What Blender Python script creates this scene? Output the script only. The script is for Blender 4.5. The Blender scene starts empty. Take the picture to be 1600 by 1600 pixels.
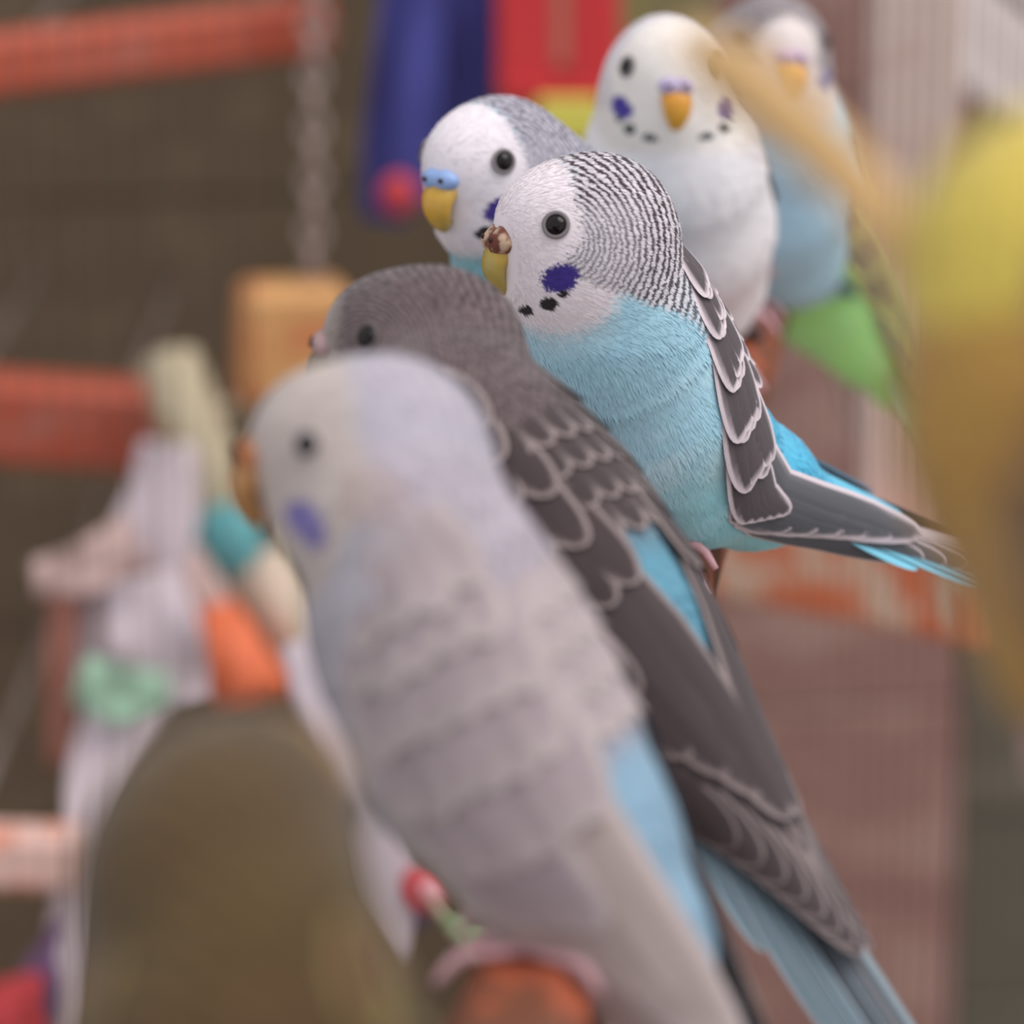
import bpy, math, random
import numpy as np
from mathutils import Vector, Matrix

random.seed(7)
RNG = np.random.default_rng(11)
SCN = bpy.context.scene
COL = SCN.collection
CM = 0.01                                   # the script thinks in centimetres, the scene is in metres

# ------------------------------------------------------------------ camera, light, exposure
PITCH = math.radians(15.0)
FPX = 6000.0                                # focal length in pixels of the 1600 px frame
CAM = np.array([0.0, 0.0, 62.0])
FWD = np.array([0.0, math.cos(PITCH), -math.sin(PITCH)])
UPV = np.array([0.0, math.sin(PITCH), math.cos(PITCH)])
RGT = np.array([1.0, 0.0, 0.0])
cam_data = bpy.data.cameras.new('camera')
cam_data.sensor_width = 36.0
cam_data.lens = FPX / 1600.0 * 36.0
cam_data.clip_start = 0.01
cam_data.dof.use_dof = True
cam_data.dof.focus_distance = 0.594
cam_data.dof.aperture_fstop = 12.0
cam = bpy.data.objects.new('camera', cam_data)
COL.objects.link(cam)
cam.location = CAM * CM
cam.rotation_euler = (math.pi / 2 - PITCH, 0, 0)
SCN.camera = cam

world = bpy.data.worlds.new('overcast')
SCN.world = world
world.use_nodes = True
world.node_tree.nodes['Background'].inputs[0].default_value = (0.93, 0.95, 1.0, 1)
world.node_tree.nodes['Background'].inputs[1].default_value = 0.62
sun_data = bpy.data.lights.new('sun_offscreen', 'SUN')
sun_data.energy = 1.7
sun_data.angle = math.radians(50)
sun_data.color = (1.0, 0.97, 0.93)
sun = bpy.data.objects.new('sun_offscreen', sun_data)
COL.objects.link(sun)
sun.rotation_euler = Vector((-0.50, 0.15, -0.85)).to_track_quat('-Z', 'Y').to_euler()
SCN.view_settings.view_transform = 'Standard'
SCN.view_settings.look = 'None'
SCN.view_settings.exposure = 0.46
SCN.view_settings.gamma = 1.0
SCN.view_settings.use_curve_mapping = False

# ------------------------------------------------------------------ helpers
def P(x, y, d):
    """photo pixel + depth along the view axis (cm) -> world point in cm"""
    return CAM + d * (FWD + (x - 800) / FPX * RGT + (800 - y) / FPX * UPV)

def lin(r, g, b):
    c = np.array([r, g, b]) / 255.0
    return np.where(c <= 0.04045, c / 12.92, ((c + 0.055) / 1.055) ** 2.4)

def sst(a, b, x):
    t = np.clip((x - a) / (b - a), 0, 1)
    return t * t * (3 - 2 * t)

def unit(v):
    v = np.asarray(v, float)
    return v / np.linalg.norm(v)

class Noise:
    def __init__(self, seed, n=14):
        r = np.random.default_rng(seed)
        self.k = r.normal(size=(n, 3)); self.ph = r.uniform(0, 6.28, n)
    def __call__(self, p, f):
        return np.sin(p @ (self.k * f).T + self.ph).sum(1) / math.sqrt(len(self.ph) / 2)
NZ = Noise(3)

def mesh_obj(name, v, f, mat, parent=None, origin=(0, 0, 0), attrs=None, smooth=True):
    v = (np.asarray(v, float) - np.asarray(origin, float)) * CM
    me = bpy.data.meshes.new(name)
    f = [list(map(int, q)) for q in f] if not isinstance(f, np.ndarray) else f
    if isinstance(f, np.ndarray):
        n, k = f.shape
        me.vertices.add(len(v)); me.vertices.foreach_set('co', v.astype(np.float32).ravel())
        me.loops.add(n * k); me.loops.foreach_set('vertex_index', f.astype(np.int32).ravel())
        me.polygons.add(n)
        me.polygons.foreach_set('loop_start', np.arange(0, n * k, k, dtype=np.int32))
        me.update(calc_edges=True)
    else:
        me.from_pydata(v.tolist(), [], f)
    me.validate()
    if smooth:
        me.polygons.foreach_set('use_smooth', np.ones(len(me.polygons), bool))
    for k, a in (attrs or {}).items():
        a = np.asarray(a, np.float32)
        if a.ndim == 1:
            at = me.attributes.new(k, 'FLOAT', 'POINT'); at.data.foreach_set('value', a)
        elif k == 'col':
            at = me.attributes.new(k, 'FLOAT_COLOR', 'POINT')
            at.data.foreach_set('color', np.c_[a, np.ones(len(a))].astype(np.float32).ravel())
        else:
            at = me.attributes.new(k, 'FLOAT_VECTOR', 'POINT'); at.data.foreach_set('vector', a.ravel())
    me.materials.append(mat)
    o = bpy.data.objects.new(name, me)
    COL.objects.link(o)
    if parent is not None:
        o.parent = parent
    return o

def empty(name, loc):
    o = bpy.data.objects.new(name, None)
    o.empty_display_size = 0.01
    COL.objects.link(o)
    o.location = np.asarray(loc) * CM
    return o

def tag(o, label=None, cat=None, group=None, kind=None):
    for k, v in (('label', label), ('category', cat), ('group', group), ('kind', kind)):
        if v: o[k] = v
    return o

def grid_faces(nr, nc, wrap=False):
    i, j = np.meshgrid(np.arange(nr - 1), np.arange(nc if wrap else nc - 1), indexing='ij')
    j2 = (j + 1) % nc
    return np.stack([i * nc + j, i * nc + j2, (i + 1) * nc + j2, (i + 1) * nc + j], -1).reshape(-1, 4)

def tube(pts, rad, n=12, flat=1.0, up=(0, 0, 1)):
    """lofted tube with capped ends; rad scalar or list; flat = height/width"""
    pts = np.asarray(pts, float); m = len(pts)
    rad = np.broadcast_to(np.asarray(rad, float), (m,))
    tan = np.gradient(pts, axis=0)
    v = []
    for p, t, r in zip(pts, tan, rad):
        t = unit(t); s = np.cross(t, up)
        if np.linalg.norm(s) < 1e-3: s = np.cross(t, (1, 0.1, 0))
        s = unit(s); w = np.cross(s, t)
        a = np.linspace(0, 2 * math.pi, n, endpoint=False)
        v.append(p + r * (np.cos(a)[:, None] * s + flat * np.sin(a)[:, None] * w))
    v = np.concatenate(v)
    f = [list(q) for q in grid_faces(m, n, True)]
    f.append(list(range(n))[::-1]); f.append(list(range((m - 1) * n, m * n)))
    return v, f

def smooth_path(pts, n=24):
    pts = np.asarray(pts, float); m = len(pts)
    q = np.vstack([2 * pts[0] - pts[1], pts, 2 * pts[-1] - pts[-2]])
    out = []
    for t in np.linspace(0, m - 1 - 1e-6, n):
        i = int(t); u = t - i
        a, b, c, d = q[i], q[i + 1], q[i + 2], q[i + 3]
        out.append(0.5 * (2 * b + (c - a) * u + (2 * a - 5 * b + 4 * c - d) * u * u + (3 * b - a - 3 * c + d) * u ** 3))
    return np.array(out)

def box(c, ax, ay, az, bev=0.08):
    """bevelled box: centre and three half-axis vectors (cm)"""
    c = np.asarray(c, float); ax, ay, az = map(lambda q: np.asarray(q, float), (ax, ay, az))
    L = [np.linalg.norm(q) for q in (ax, ay, az)]
    b = min(bev, 0.45 * min(L))
    v, f = [], []
    idx = {}
    for sx in (-1, 1):
        for sy in (-1, 1):
            for sz in (-1, 1):
                for k in range(3):
                    s = [1 - b / l for l in L]; s[k] = 1.0
                    idx[(sx, sy, sz, k)] = len(v)
                    v.append(c + sx * s[0] * ax + sy * s[1] * ay + sz * s[2] * az)
    for k in range(3):
        o = [q for q in range(3) if q != k]
        for s in (-1, 1):
            cyc = []
            for a, bb in ((-1, -1), (1, -1), (1, 1), (-1, 1)):
                sg = [0, 0, 0]; sg[k] = s; sg[o[0]] = a; sg[o[1]] = bb
                cyc.append(idx[(*sg, k)])
            f.append(cyc)
    for k in range(3):                       # edges along axis k
        o = [q for q in range(3) if q != k]
        for a in (-1, 1):
            for bb in (-1, 1):
                s0 = [0, 0, 0]; s0[k] = -1; s0[o[0]] = a; s0[o[1]] = bb
                s1 = list(s0); s1[k] = 1
                f.append([idx[(*s0, o[0])], idx[(*s0, o[1])], idx[(*s1, o[1])], idx[(*s1, o[0])]])
    for sx in (-1, 1):
        for sy in (-1, 1):
            for sz in (-1, 1):
                f.append([idx[(sx, sy, sz, k)] for k in range(3)])
    # consistent outward normals
    v = np.array(v); g = []
    for q in f:
        n = np.cross(v[q[1]] - v[q[0]], v[q[2]] - v[q[0]])
        g.append(q if np.dot(n, v[q].mean(0) - c) > 0 else q[::-1])
    return v, g

def bar_box(p0, p1, w, h, bev=0.15, up=(0, 0, 1)):
    p0, p1 = np.asarray(p0, float), np.asarray(p1, float)
    t = unit(p1 - p0); s = unit(np.cross(t, up)); u = np.cross(s, t)
    return box((p0 + p1) / 2, (p1 - p0) / 2, s * w / 2, u * h / 2, bev)

def ellipsoid(c, axes, nr=14, nc=20):
    """axes: 3x3 rows = semi-axis vectors"""
    axes = np.asarray(axes, float)
    th = np.linspace(0, math.pi, nr); ph = np.linspace(0, 2 * math.pi, nc, endpoint=False)
    T, H = np.meshgrid(th, ph, indexing='ij')
    u = np.stack([np.sin(T) * np.cos(H), np.sin(T) * np.sin(H), np.cos(T)], -1).reshape(-1, 3)
    return np.asarray(c) + u @ axes, grid_faces(nr, nc, True)

# ------------------------------------------------------------------ materials
class NT:
    def __init__(self, name):
        self.m = bpy.data.materials.new(name); self.m.use_nodes = True
        self.t = self.m.node_tree; self.n = self.t.nodes
        self.b = self.n['Principled BSDF']
    def node(self, ty, **kw):
        x = self.n.new(ty)
        for k, v in kw.items(): setattr(x, k, v)
        return x
    def link(self, a, b): self.t.links.new(a, b)
    def put(self, sock, val):
        if hasattr(val, 'links'): self.link(val, sock)
        else: sock.default_value = val
    def math(self, op, a, b=None, c=None, clamp=False):
        x = self.node('ShaderNodeMath', operation=op, use_clamp=clamp)
        for i, q in enumerate((a, b, c)):
            if q is not None: self.put(x.inputs[i], q)
        return x.outputs[0]
    def attr(self, name, out='Fac'):
        return self.node('ShaderNodeAttribute', attribute_name=name).outputs[out]
    def step(self, x, lo, hi):
        m = self.node('ShaderNodeMapRange', interpolation_type='SMOOTHSTEP')
        self.put(m.inputs[0], x); m.inputs[1].default_value = lo; m.inputs[2].default_value = hi
        return m.outputs[0]
    def mix(self, fac, a, b):
        m = self.node('ShaderNodeMix', data_type='RGBA')
        self.put(m.inputs[0], fac)
        for s, q in ((m.inputs[6], a), (m.inputs[7], b)):
            if hasattr(q, 'links'): self.link(q, s)
            else: s.default_value = (*q, 1)
        return m.outputs[2]
    def noise(self, vec, scale, detail=2.0):
        x = self.node('ShaderNodeTexNoise'); x.inputs['Scale'].default_value = scale
        x.inputs['Detail'].default_value = detail
        if vec is not None: self.link(vec, x.inputs['Vector'])
        return x.outputs[0]
    def obj(self):
        return self.node('ShaderNodeTexCoord').outputs['Object']
    def done(self, col, rough=0.8, sheen=0.0, spec=0.3, bump=None, bs=0.3):
        self.put(self.b.inputs['Base Color'], col if hasattr(col, 'links') else (*col, 1))
        self.b.inputs['Roughness'].default_value = rough
        self.b.inputs['Specular IOR Level'].default_value = spec
        self.b.inputs['Sheen Weight'].default_value = sheen
        self.b.inputs['Sheen Roughness'].default_value = 0.5
        if bump is not None:
            q = self.node('ShaderNodeBump'); q.inputs['Strength'].default_value = bs
            q.inputs['Distance'].default_value = 0.001
            self.link(bump, q.inputs['Height']); self.link(q.outputs[0], self.b.inputs['Normal'])
        return self.m

def plain(name, c, rough=0.6, spec=0.3, var=0.12, scale=300.0, sheen=0.0):
    n = NT(name); c = np.asarray(c)
    nz = n.noise(n.obj(), scale, 3)
    return n.done(n.mix(nz, tuple(c * (1 - var)), tuple(np.minimum(c * (1 + var), 1))), rough, sheen, spec, nz, 0.15)

def painted_wood(name, paint, worn, amount=0.55, scale=90.0, rough=0.6):
    """paint worn through to a paler layer along the grain"""
    n = NT(name)
    tc = n.obj()
    mp = n.node('ShaderNodeMapping'); n.link(tc, mp.inputs[0]); mp.inputs['Scale'].default_value = (1, 1, 1.6)
    a = n.noise(mp.outputs[0], scale, 4)
    b = n.noise(mp.outputs[0], scale * 6, 3)
    wear = n.step(n.math('ADD', a, n.math('MULTIPLY', b, 0.25)), amount, amount + 0.18)
    c = n.mix(b, tuple(np.asarray(paint) * 0.82), tuple(np.minimum(np.asarray(paint) * 1.15, 1)))
    return n.done(n.mix(wear, c, worn), rough, 0, 0.35, b, 0.25)

def feather_material(name):
    n = NT(name)
    col = n.attr('col', 'Color')
    nz = n.noise(n.obj(), 2500.0, 2)
    m = n.node('ShaderNodeMix', data_type='RGBA', blend_type='MULTIPLY')
    m.inputs[0].default_value = 0.25
    n.link(col, m.inputs[6]); n.link(nz, m.inputs[7])
    return n.done(m.outputs[2], 0.75, 0.15, 0.25)
FEATHER = feather_material('feather_vane')

def plumage_material(name, face, light, dark, spots, ring=None):
    """body colour from the 'col' attribute, white face, head bars, cheek patches and throat spots"""
    n = NT(name)
    hp = n.attr('hp', 'Vector')
    nz = n.noise(hp, 9.0, 2)
    nzc = n.math('SUBTRACT', nz, 0.5)
    fine = n.noise(hp, 34.0, 1)
    finec = n.math('SUBTRACT', fine, 0.5)
    col = n.attr('col', 'Color')
    ff = n.step(n.math('ADD', n.attr('face'), n.math('MULTIPLY', finec, 0.5)), -0.16, 0.16)
    col = n.mix(ff, col, face)
    ph = n.math('ADD', n.attr('phase'), n.math('ADD', n.math('MULTIPLY', nzc, 1.3), n.math('MULTIPLY', finec, 0.3)))
    wave = n.math('SINE', n.math('MULTIPLY', ph, 2 * math.pi))
    st = n.math('MULTIPLY', n.step(wave, -0.35, 0.75), n.attr('con'))
    scol = n.mix(st, light, dark)
    sf = n.step(n.math('ADD', n.attr('bars'), n.math('MULTIPLY', finec, 0.35)), -0.07, 0.07)
    sf = n.math('MULTIPLY', sf, n.attr('amp'))
    col = n.mix(sf, col, scol)
    sp = n.node('ShaderNodeSeparateXYZ'); n.link(hp, sp.inputs[0])
    for (sx, sz, rx, rz, rot, c, rag, op) in spots:
        dx = n.math('SUBTRACT', sp.outputs[0], sx); dz = n.math('SUBTRACT', sp.outputs[2], sz)
        cr, sr = math.cos(rot), math.sin(rot)
        u = n.math('DIVIDE', n.math('ADD', n.math('MULTIPLY', dx, cr), n.math('MULTIPLY', dz, sr)), rx)
        w = n.math('DIVIDE', n.math('SUBTRACT', n.math('MULTIPLY', dz, cr), n.math('MULTIPLY', dx, sr)), rz)
        r = n.math('SQRT', n.math('ADD', n.math('MULTIPLY', u, u), n.math('MULTIPLY', w, w)))
        r = n.math('ADD', r, n.math('MULTIPLY', finec, rag))
        m = n.math('SUBTRACT', 1.0, n.step(r, 0.82, 1.12))
        m = n.math('MULTIPLY', m, n.step(n.math('ABSOLUTE', sp.outputs[1]), 0.25, 0.35))
        m = n.math('MULTIPLY', m, op)
        col = n.mix(m, col, c)
    return n.done(col, 0.8, 0.25, 0.2)

# ------------------------------------------------------------------ the bird builder
def frame(psi, theta, roll=0.0):
    """rows: forward, left, up.  psi 0 = facing -X, positive = turned away from the camera"""
    s, t = math.radians(psi), math.radians(theta)
    h = np.array([-math.cos(s), math.sin(s), 0.0]); z = np.array([0, 0, 1.0])
    f = math.cos(t) * h + math.sin(t) * z
    u = -math.sin(t) * h + math.cos(t) * z
    l = np.cross(u, f)
    r = math.radians(roll)
    l, u = math.cos(r) * l + math.sin(r) * u, math.cos(r) * u - math.sin(r) * l
    return np.array([f, l, u])

def smin(a, b, k):
    h = np.clip(0.5 + 0.5 * (b - a) / k, 0, 1)
    return b * (1 - h) + a * h - k * h * (1 - h)

def cone(p, a, b, ra, rb):
    a, b = np.asarray(a, float), np.asarray(b, float)
    ba = b - a; h = np.clip(((p - a) @ ba) / (ba @ ba), 0, 1)
    return np.linalg.norm(p - a - h[:, None] * ba, axis=1) - (ra + (rb - ra) * h)

def ell(p, c, r):
    q = p - np.asarray(c); r = np.asarray(r)
    k0 = np.linalg.norm(q / r, axis=1); k1 = np.linalg.norm(q / (r * r), axis=1) + 1e-9
    return k0 * (k0 - 1) / k1

TRUNK = [(2.2, .10, 1.30), (1.0, -.08, 1.68), (-.5, -.12, 1.74), (-1.9, .02, 1.45), (-3.2, .15, 1.0), (-4.5, .2, .55)]
WT = np.array([-1.0, 0, 1.1, 2.6, 4.0, 5.3, 6.6, 8.0, 9.5, 11.5])
WR = np.array([1.0, 1.28, 1.66, 1.76, 1.50, 1.10, .76, .56, .44, .36])
TF = np.linspace(-1, 11.5, 120)
RF = np.convolve(np.pad(np.interp(TF, WT, WR), 6, mode='edge'), np.ones(13) / 13, 'valid')

class Bird:
    def __init__(self, spec):
        self.__dict__.update(spec)
        self.TM = frame(*self.trunk_dir); self.HM = frame(*self.head_dir)
        self.tb = math.tan(math.radians(self.tail_lift))
        k = self.plump
        self.chain = [((x, float(self.ybend(x)), z + float(self.zbend(x))), r * k) for x, z, r in TRUNK]
    def ybend(self, x):
        u = np.maximum(0, 1.2 - np.asarray(x, float))
        return math.tan(math.radians(self.tail_yaw)) * u * u / (u + 1.5)
    def zbend(self, x):
        return self.tb * np.maximum(0, -2.2 - np.asarray(x))
    def tl(self, p): return (p - self.O) @ self.TM.T
    def hl(self, p): return (p - self.H) @ self.HM.T / self.hs
    def tw(self, q): return self.O + np.asarray(q) @ self.TM
    def hw(self, q): return self.H + self.hs * np.asarray(q) @ self.HM
    def d_head(self, p):
        q = self.hl(p)
        d = ell(q, (0, 0, -.23), (1.30, .96, 1.13))
        d = smin(d, ell(q, (.46, 0, -.62), (.88, .76, .82)), .30)
        d = smin(d, ell(q, (.20, 0, -1.05), (.95, .86, .80)), .40)
        d = smin(d, ell(q, (.52, 0, -.02), (.90, .76, .80)), .25)
        return d * self.hs
    def d_trunk(self, p):
        q = self.tl(p); d = None
        for (a, ra), (b, rb) in zip(self.chain[:-1], self.chain[1:]):
            e = cone(q, a, b, ra, rb)
            d = e if d is None else smin(d, e, .4)
        return d
    def sdf(self, p):
        dh, dt = self.d_head(p), self.d_trunk(p)
        a = self.hw((-.25, 0, -.55)); b = self.tw((1.7, 0, .05))
        d = smin(dt, cone(p, a, b, 1.0 * self.hs, 1.35 * self.plump), .6)
        return smin(d, dh, .55)
    def grad(self, p, e=0.02):
        g = np.zeros_like(p)
        for k in range(3):
            o = np.zeros(3); o[k] = e
            g[:, k] = (self.sdf(p + o) - self.sdf(p - o)) / (2 * e)
        return g
    def project(self, p, n=5):
        for _ in range(n):
            g = self.grad(p); d = self.sdf(p)
            p = p - g * (d / ((g * g).sum(1) + 1e-6))[:, None]
        return p
    def surface(self, h):
        pts = np.vstack([self.H[None], self.tw(np.array([c[0] for c in self.chain]))])
        lo = pts.min(0) - 2.2; hi = pts.max(0) + 2.2
        n = np.ceil((hi - lo) / h).astype(int) + 1
        ax = [lo[i] + h * np.arange(n[i]) for i in range(3)]
        G = np.stack(np.meshgrid(*ax, indexing='ij'), -1).reshape(-1, 3)
        V = self.sdf(G).reshape(n); ins = V < 0
        cm = np.zeros(n - 1, bool); al = np.ones(n - 1, bool)
        for i in (0, 1):
            for j in (0, 1):
                for k in (0, 1):
                    c = ins[i:n[0] - 1 + i, j:n[1] - 1 + j, k:n[2] - 1 + k]
                    cm |= c; al &= c
        cells = cm & ~al
        idx = -np.ones(n - 1, int); idx[cells] = np.arange(cells.sum())
        ci = np.argwhere(cells)
        p = self.project(lo + (ci + 0.5) * h, 6)
        F = []
        for a in range(3):
            b, c = (a + 1) % 3, (a + 2) % 3
            s0 = [slice(None)] * 3; s1 = [slice(None)] * 3
            s0[a] = slice(0, n[a] - 1); s1[a] = slice(1, n[a])
            ch = ins[tuple(s0)] != ins[tuple(s1)]
            e = np.argwhere(ch)
            e = e[(e[:, b] > 0) & (e[:, c] > 0) & (e[:, b] < n[b] - 1) & (e[:, c] < n[c] - 1)]
            q = []
            for ob, oc in ((-1, -1), (0, -1), (0, 0), (-1, 0)):
                x = e.copy(); x[:, b] += ob; x[:, c] += oc
                q.append(idx[x[:, 0], x[:, 1], x[:, 2]])
            q = np.stack(q, 1)
            fl = ins[e[:, 0], e[:, 1], e[:, 2]]
            F.append(np.where(fl[:, None], q, q[:, ::-1]))
        F = np.concatenate(F)
        return p, F[(F >= 0).all(1)]
    # -------------------------------------------------- pattern fields
    def fields(self, p):
        hp = self.hl(p); tp = self.tl(p)
        x, z = hp[:, 0], hp[:, 2]
        w = sst(-.95, -.05, self.d_trunk(p) - self.d_head(p))
        r = np.sqrt((x - .8) ** 2 + (z + .1) ** 2)
        phase = 22.7 / self.bar_size * np.log(1 + .833 * r)
        zlow = -.45 - .75 * (.97 - x)
        xs = self.cap_front - .12 * np.clip(z, -1, 1) + .28 * sst(-.1, -.4, z)
        bars_h = np.minimum(xs - x, (z - zlow) * .8)
        ang = np.degrees(np.arctan2(np.abs(tp[:, 1] - self.ybend(tp[:, 0])), tp[:, 2] - self.zbend(tp[:, 0])))
        bars_t = (62 - ang) / 57.0 * 1.2
        bars_t = np.minimum(bars_t, tp[:, 0] - self.bars_to)
        bars = w * bars_h + (1 - w) * bars_t
        face = np.maximum(1.05 - np.sqrt((x - .95) ** 2 + (z + .5) ** 2), np.minimum(x - .2, z + .3))
        face = np.where(w > 0.02, face, -1) if self.cap_front > -5 else face
        # base colour: back / breast / belly / rump, with broad patches
        c = self.colors
        nz = NZ(tp + self.seed, 1.6)[:, None] * .5 + NZ(tp + self.seed, 4.0)[:, None] * .3
        belly = sst(.6, -1.8, tp[:, 0])[:, None]
        col = c['breast'] * (1 - belly) + c['belly'] * belly
        col = col * (1 + .05 * nz)
        col = col + (c['patch'] - col) * np.clip(nz * .5 + .05, 0, .55)
        dors = sst(75, 45, ang)[:, None] * (1 - w)[:, None]
        col = col + (c['back'] - col) * dors
        rump = (sst(80, 55, ang) * sst(-.4, -1.3, tp[:, 0]))[:, None]
        col = col + (c['rump'] - col) * rump
        return dict(hp=hp, con=1 - .38 * sst(1.7, .8, r) * sst(.5, .1, z), phase=phase, bars=bars, amp=np.full(len(p), self.amp) * (.8 + .2 * w), face=face, col=np.clip(col, 0, 1)), w

def loft_ring(path, hw, ht, side, n=18):
    """rings of half width hw (along side) and half thickness ht along a path"""
    path = np.asarray(path, float); tan = np.gradient(path, axis=0); v = []
    a = np.linspace(0, 2 * math.pi, n, endpoint=False)
    for p, t, w, h in zip(path, tan, hw, ht):
        u = unit(np.cross(unit(t), side))
        v.append(p + w * np.cos(a)[:, None] * side + h * np.sin(a)[:, None] * u)
    f = [list(q) for q in grid_faces(len(path), n, True)]
    f.append(list(range(n))[::-1]); f.append(list(range((len(path) - 1) * n, len(path) * n)))
    return np.concatenate(v), f

EYE = plain('eye_gloss', lin(22, 14, 14), 0.08, 0.3, 0.05)
NOSTRIL = plain('nostril_dark', lin(60, 40, 40), 0.7)
LEGSKIN = plain('leg_skin', lin(205, 160, 165), 0.6)
CLAW = plain('claw_horn', lin(90, 75, 75), 0.4)

UC = {True: np.array([-1, -.93, -.84, -.72, -.45, -.06, 0, .06, .45, .72, .84, .93, 1]),
      False: np.array([-1, -.8, -.55, 0, .55, .8, 1])}

def make_feather(fn, L, W, cols, margin, hi, tip=0.35, barb=0.0, seed=0):
    """fn(v, offset_cm) -> world point.  cols: centre, edge, shaft colours"""
    u = UC[hi]; vv = np.array([0, .12, .25, .4, .55, .68, .78, .86, .92, .96, .985, 1.0]) if hi else np.array([0, .2, .45, .68, .84, .94, 1.0])
    U, V = np.meshgrid(u, vv); U = U.ravel(); V = V.ravel()
    prof = (.55 + .45 * np.sin(np.clip(V / (1 - tip), 0, 1) * math.pi / 2)) * np.sqrt(np.clip(1 - np.clip((V - (1 - tip)) / tip, 0, 1) ** 2.2, 0.0, 1))
    half = W / 2 * np.maximum(prof, 0.02)
    p = fn(V, U * half)
    e = np.minimum((1 - np.abs(U)) * half, (1 - V) * L)
    k = sst(margin * 1.15, margin * .55, e)[:, None]
    c = cols[0] * (1 - k) + cols[1] * k
    if len(cols) > 2:
        s = sst(.09, .03, np.abs(U))[:, None] * .7
        c = c * (1 - s) + cols[2] * s
    nz = NZ(np.c_[U * 2 + seed, V * 7, np.full(len(V), seed * 3.1)], 1.5)[:, None]
    c = np.clip(c * (1 + .06 * nz), 0, 1)
    return p, grid_faces(len(vv), len(u)), c

def build_bird(name, label, group, spec):
    b = Bird(spec)
    root = empty(name, b.foot)
    tag(root, label, 'bird', group)
    org = b.foot
    hi = b.detail >= 2
    # body surface
    p, f = b.surface({0: .16, 1: .11, 2: .085}[b.detail])
    at, w = b.fields(p)
    mat = plumage_material(name + '_plumage', b.colors['face'], b.colors['bar_light'], b.colors['bar_dark'], b.spots)
    mesh_obj('body', p, f, mat, root, org, at)
    # small contour feathers over the whole body
    N = b.fluff
    qi = RNG.integers(0, len(f), N); uv = RNG.random((N, 2))
    A = p[f[qi]]
    base = (A[:, 0] * ((1 - uv[:, :1]) * (1 - uv[:, 1:])) + A[:, 1] * (uv[:, :1] * (1 - uv[:, 1:])) + A[:, 2] * (uv[:, :1] * uv[:, 1:]) + A[:, 3] * ((1 - uv[:, :1]) * uv[:, 1:]))
    hp = b.hl(base)
    eyep = np.array([b.eye[0], b.eye[1], b.eye[2]])
    keep = np.ones(N, bool)
    for s in (-1, 1):
        keep &= np.linalg.norm(hp - eyep * [1, s, 1], axis=1) > .27
    keep &= np.linalg.norm((hp - [1.45, 0, -.32]) / [1, 1, 1.45], axis=1) > .47
    base = base[keep]; hp = hp[keep]; N = len(base)
    nrm = b.grad(base); nrm /= np.linalg.norm(nrm, axis=1)[:, None]
    _, w0 = b.fields(base)
    flow = -(w0[:, None] * (b.HM[0] + .55 * b.HM[2]) + (1 - w0)[:, None] * b.TM[0]) + RNG.normal(size=(N, 3)) * .13
    flow -= nrm * (flow * nrm).sum(1)[:, None]
    flow /= np.linalg.norm(flow, axis=1)[:, None] + 1e-6
    side = np.cross(nrm, flow)
    front = sst(.4, 1.2, hp[:, 0]) * w0
    L = (.25 - .10 * w0 - .05 * front) * RNG.uniform(.7, 1.25, N)
    W = b.fluff_w * (1 - .3 * w0) * RNG.uniform(.7, 1.3, N)
    lift = RNG.uniform(.006, .032, N)
    vs, frac = [], [0, 0, .6, .6, 1]
    for s, t, l in ((-1, 0, 0), (1, 0, 0), (1, .6, .55), (-1, .6, .55), (0, 1, .85)):
        vs.append(base + flow * (L * t)[:, None] + side * (s * W * (.5 if t == 0 else .42))[:, None] + nrm * (lift * L * l * 2.2 + .004)[:, None])
    V5 = np.stack(vs, 1)
    mixp = (base[:, None] * .65 + V5 * .35).reshape(-1, 3)
    V5 = V5.reshape(-1, 3)
    af, _ = b.fields(mixp)
    af['phase'] = b.fields(base[:, None].repeat(5, 1).reshape(-1, 3) * .15 + V5 * .85)[0]['phase']
    o = np.arange(N)[:, None] * 5
    F4 = np.concatenate([o + [2, 1, 0], o + [3, 2, 0], o + [4, 2, 3]])
    tagf = mesh_obj('plumage', V5, F4, mat, root, org, af, smooth=False)
    tagf['kind'] = 'stuff'
    tagf.data.polygons.foreach_set('use_smooth', np.ones(len(tagf.data.polygons), bool))
    nv = (nrm + RNG.normal(size=nrm.shape) * .06)[:, None].repeat(5, 1).reshape(-1, 3)
    tagf.data.normals_split_custom_set_from_vertices((nv / np.linalg.norm(nv, axis=1)[:, None]).tolist())
    # eyes
    for s in (-1, 1):
        dirv = np.array([[b.eye[0], s * b.eye[1], b.eye[2]]])
        q = b.project(b.hw(dirv), 8)[0]
        nr = b.grad(q[None])[0]; nr = unit(nr)
        t1 = unit(np.cross(nr, b.HM[2])); t2 = np.cross(nr, t1)
        r = .165 * b.hs
        v, ff = ellipsoid(q + nr * .0, np.array([t1 * r, t2 * r, nr * r * .75]), 16, 22)
        e = mesh_obj('eye', v, ff, EYE, root, org)
        a = np.linspace(0, 2 * math.pi, 26, endpoint=False)
        pts = q + nr * .035 + (r * 1.12) * (np.cos(a)[:, None] * t1 + np.sin(a)[:, None] * t2)
        ring = []
        for c0, aa in zip(pts, a):
            rd = np.cos(aa) * t1 + np.sin(aa) * t2
            g = np.linspace(0, 2 * math.pi, 8, endpoint=False)
            ring.append(c0 + .035 * b.hs * (np.cos(g)[:, None] * rd + np.sin(g)[:, None] * nr))
        fr = grid_faces(27, 8, True) % (26 * 8)
        mesh_obj('eye_ring', np.concatenate(ring), fr, b.mat_ring, e, None if False else org)
    # beak: upper mandible, lower mandible, cere with nostrils
    side_h = b.HM[1]
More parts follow.
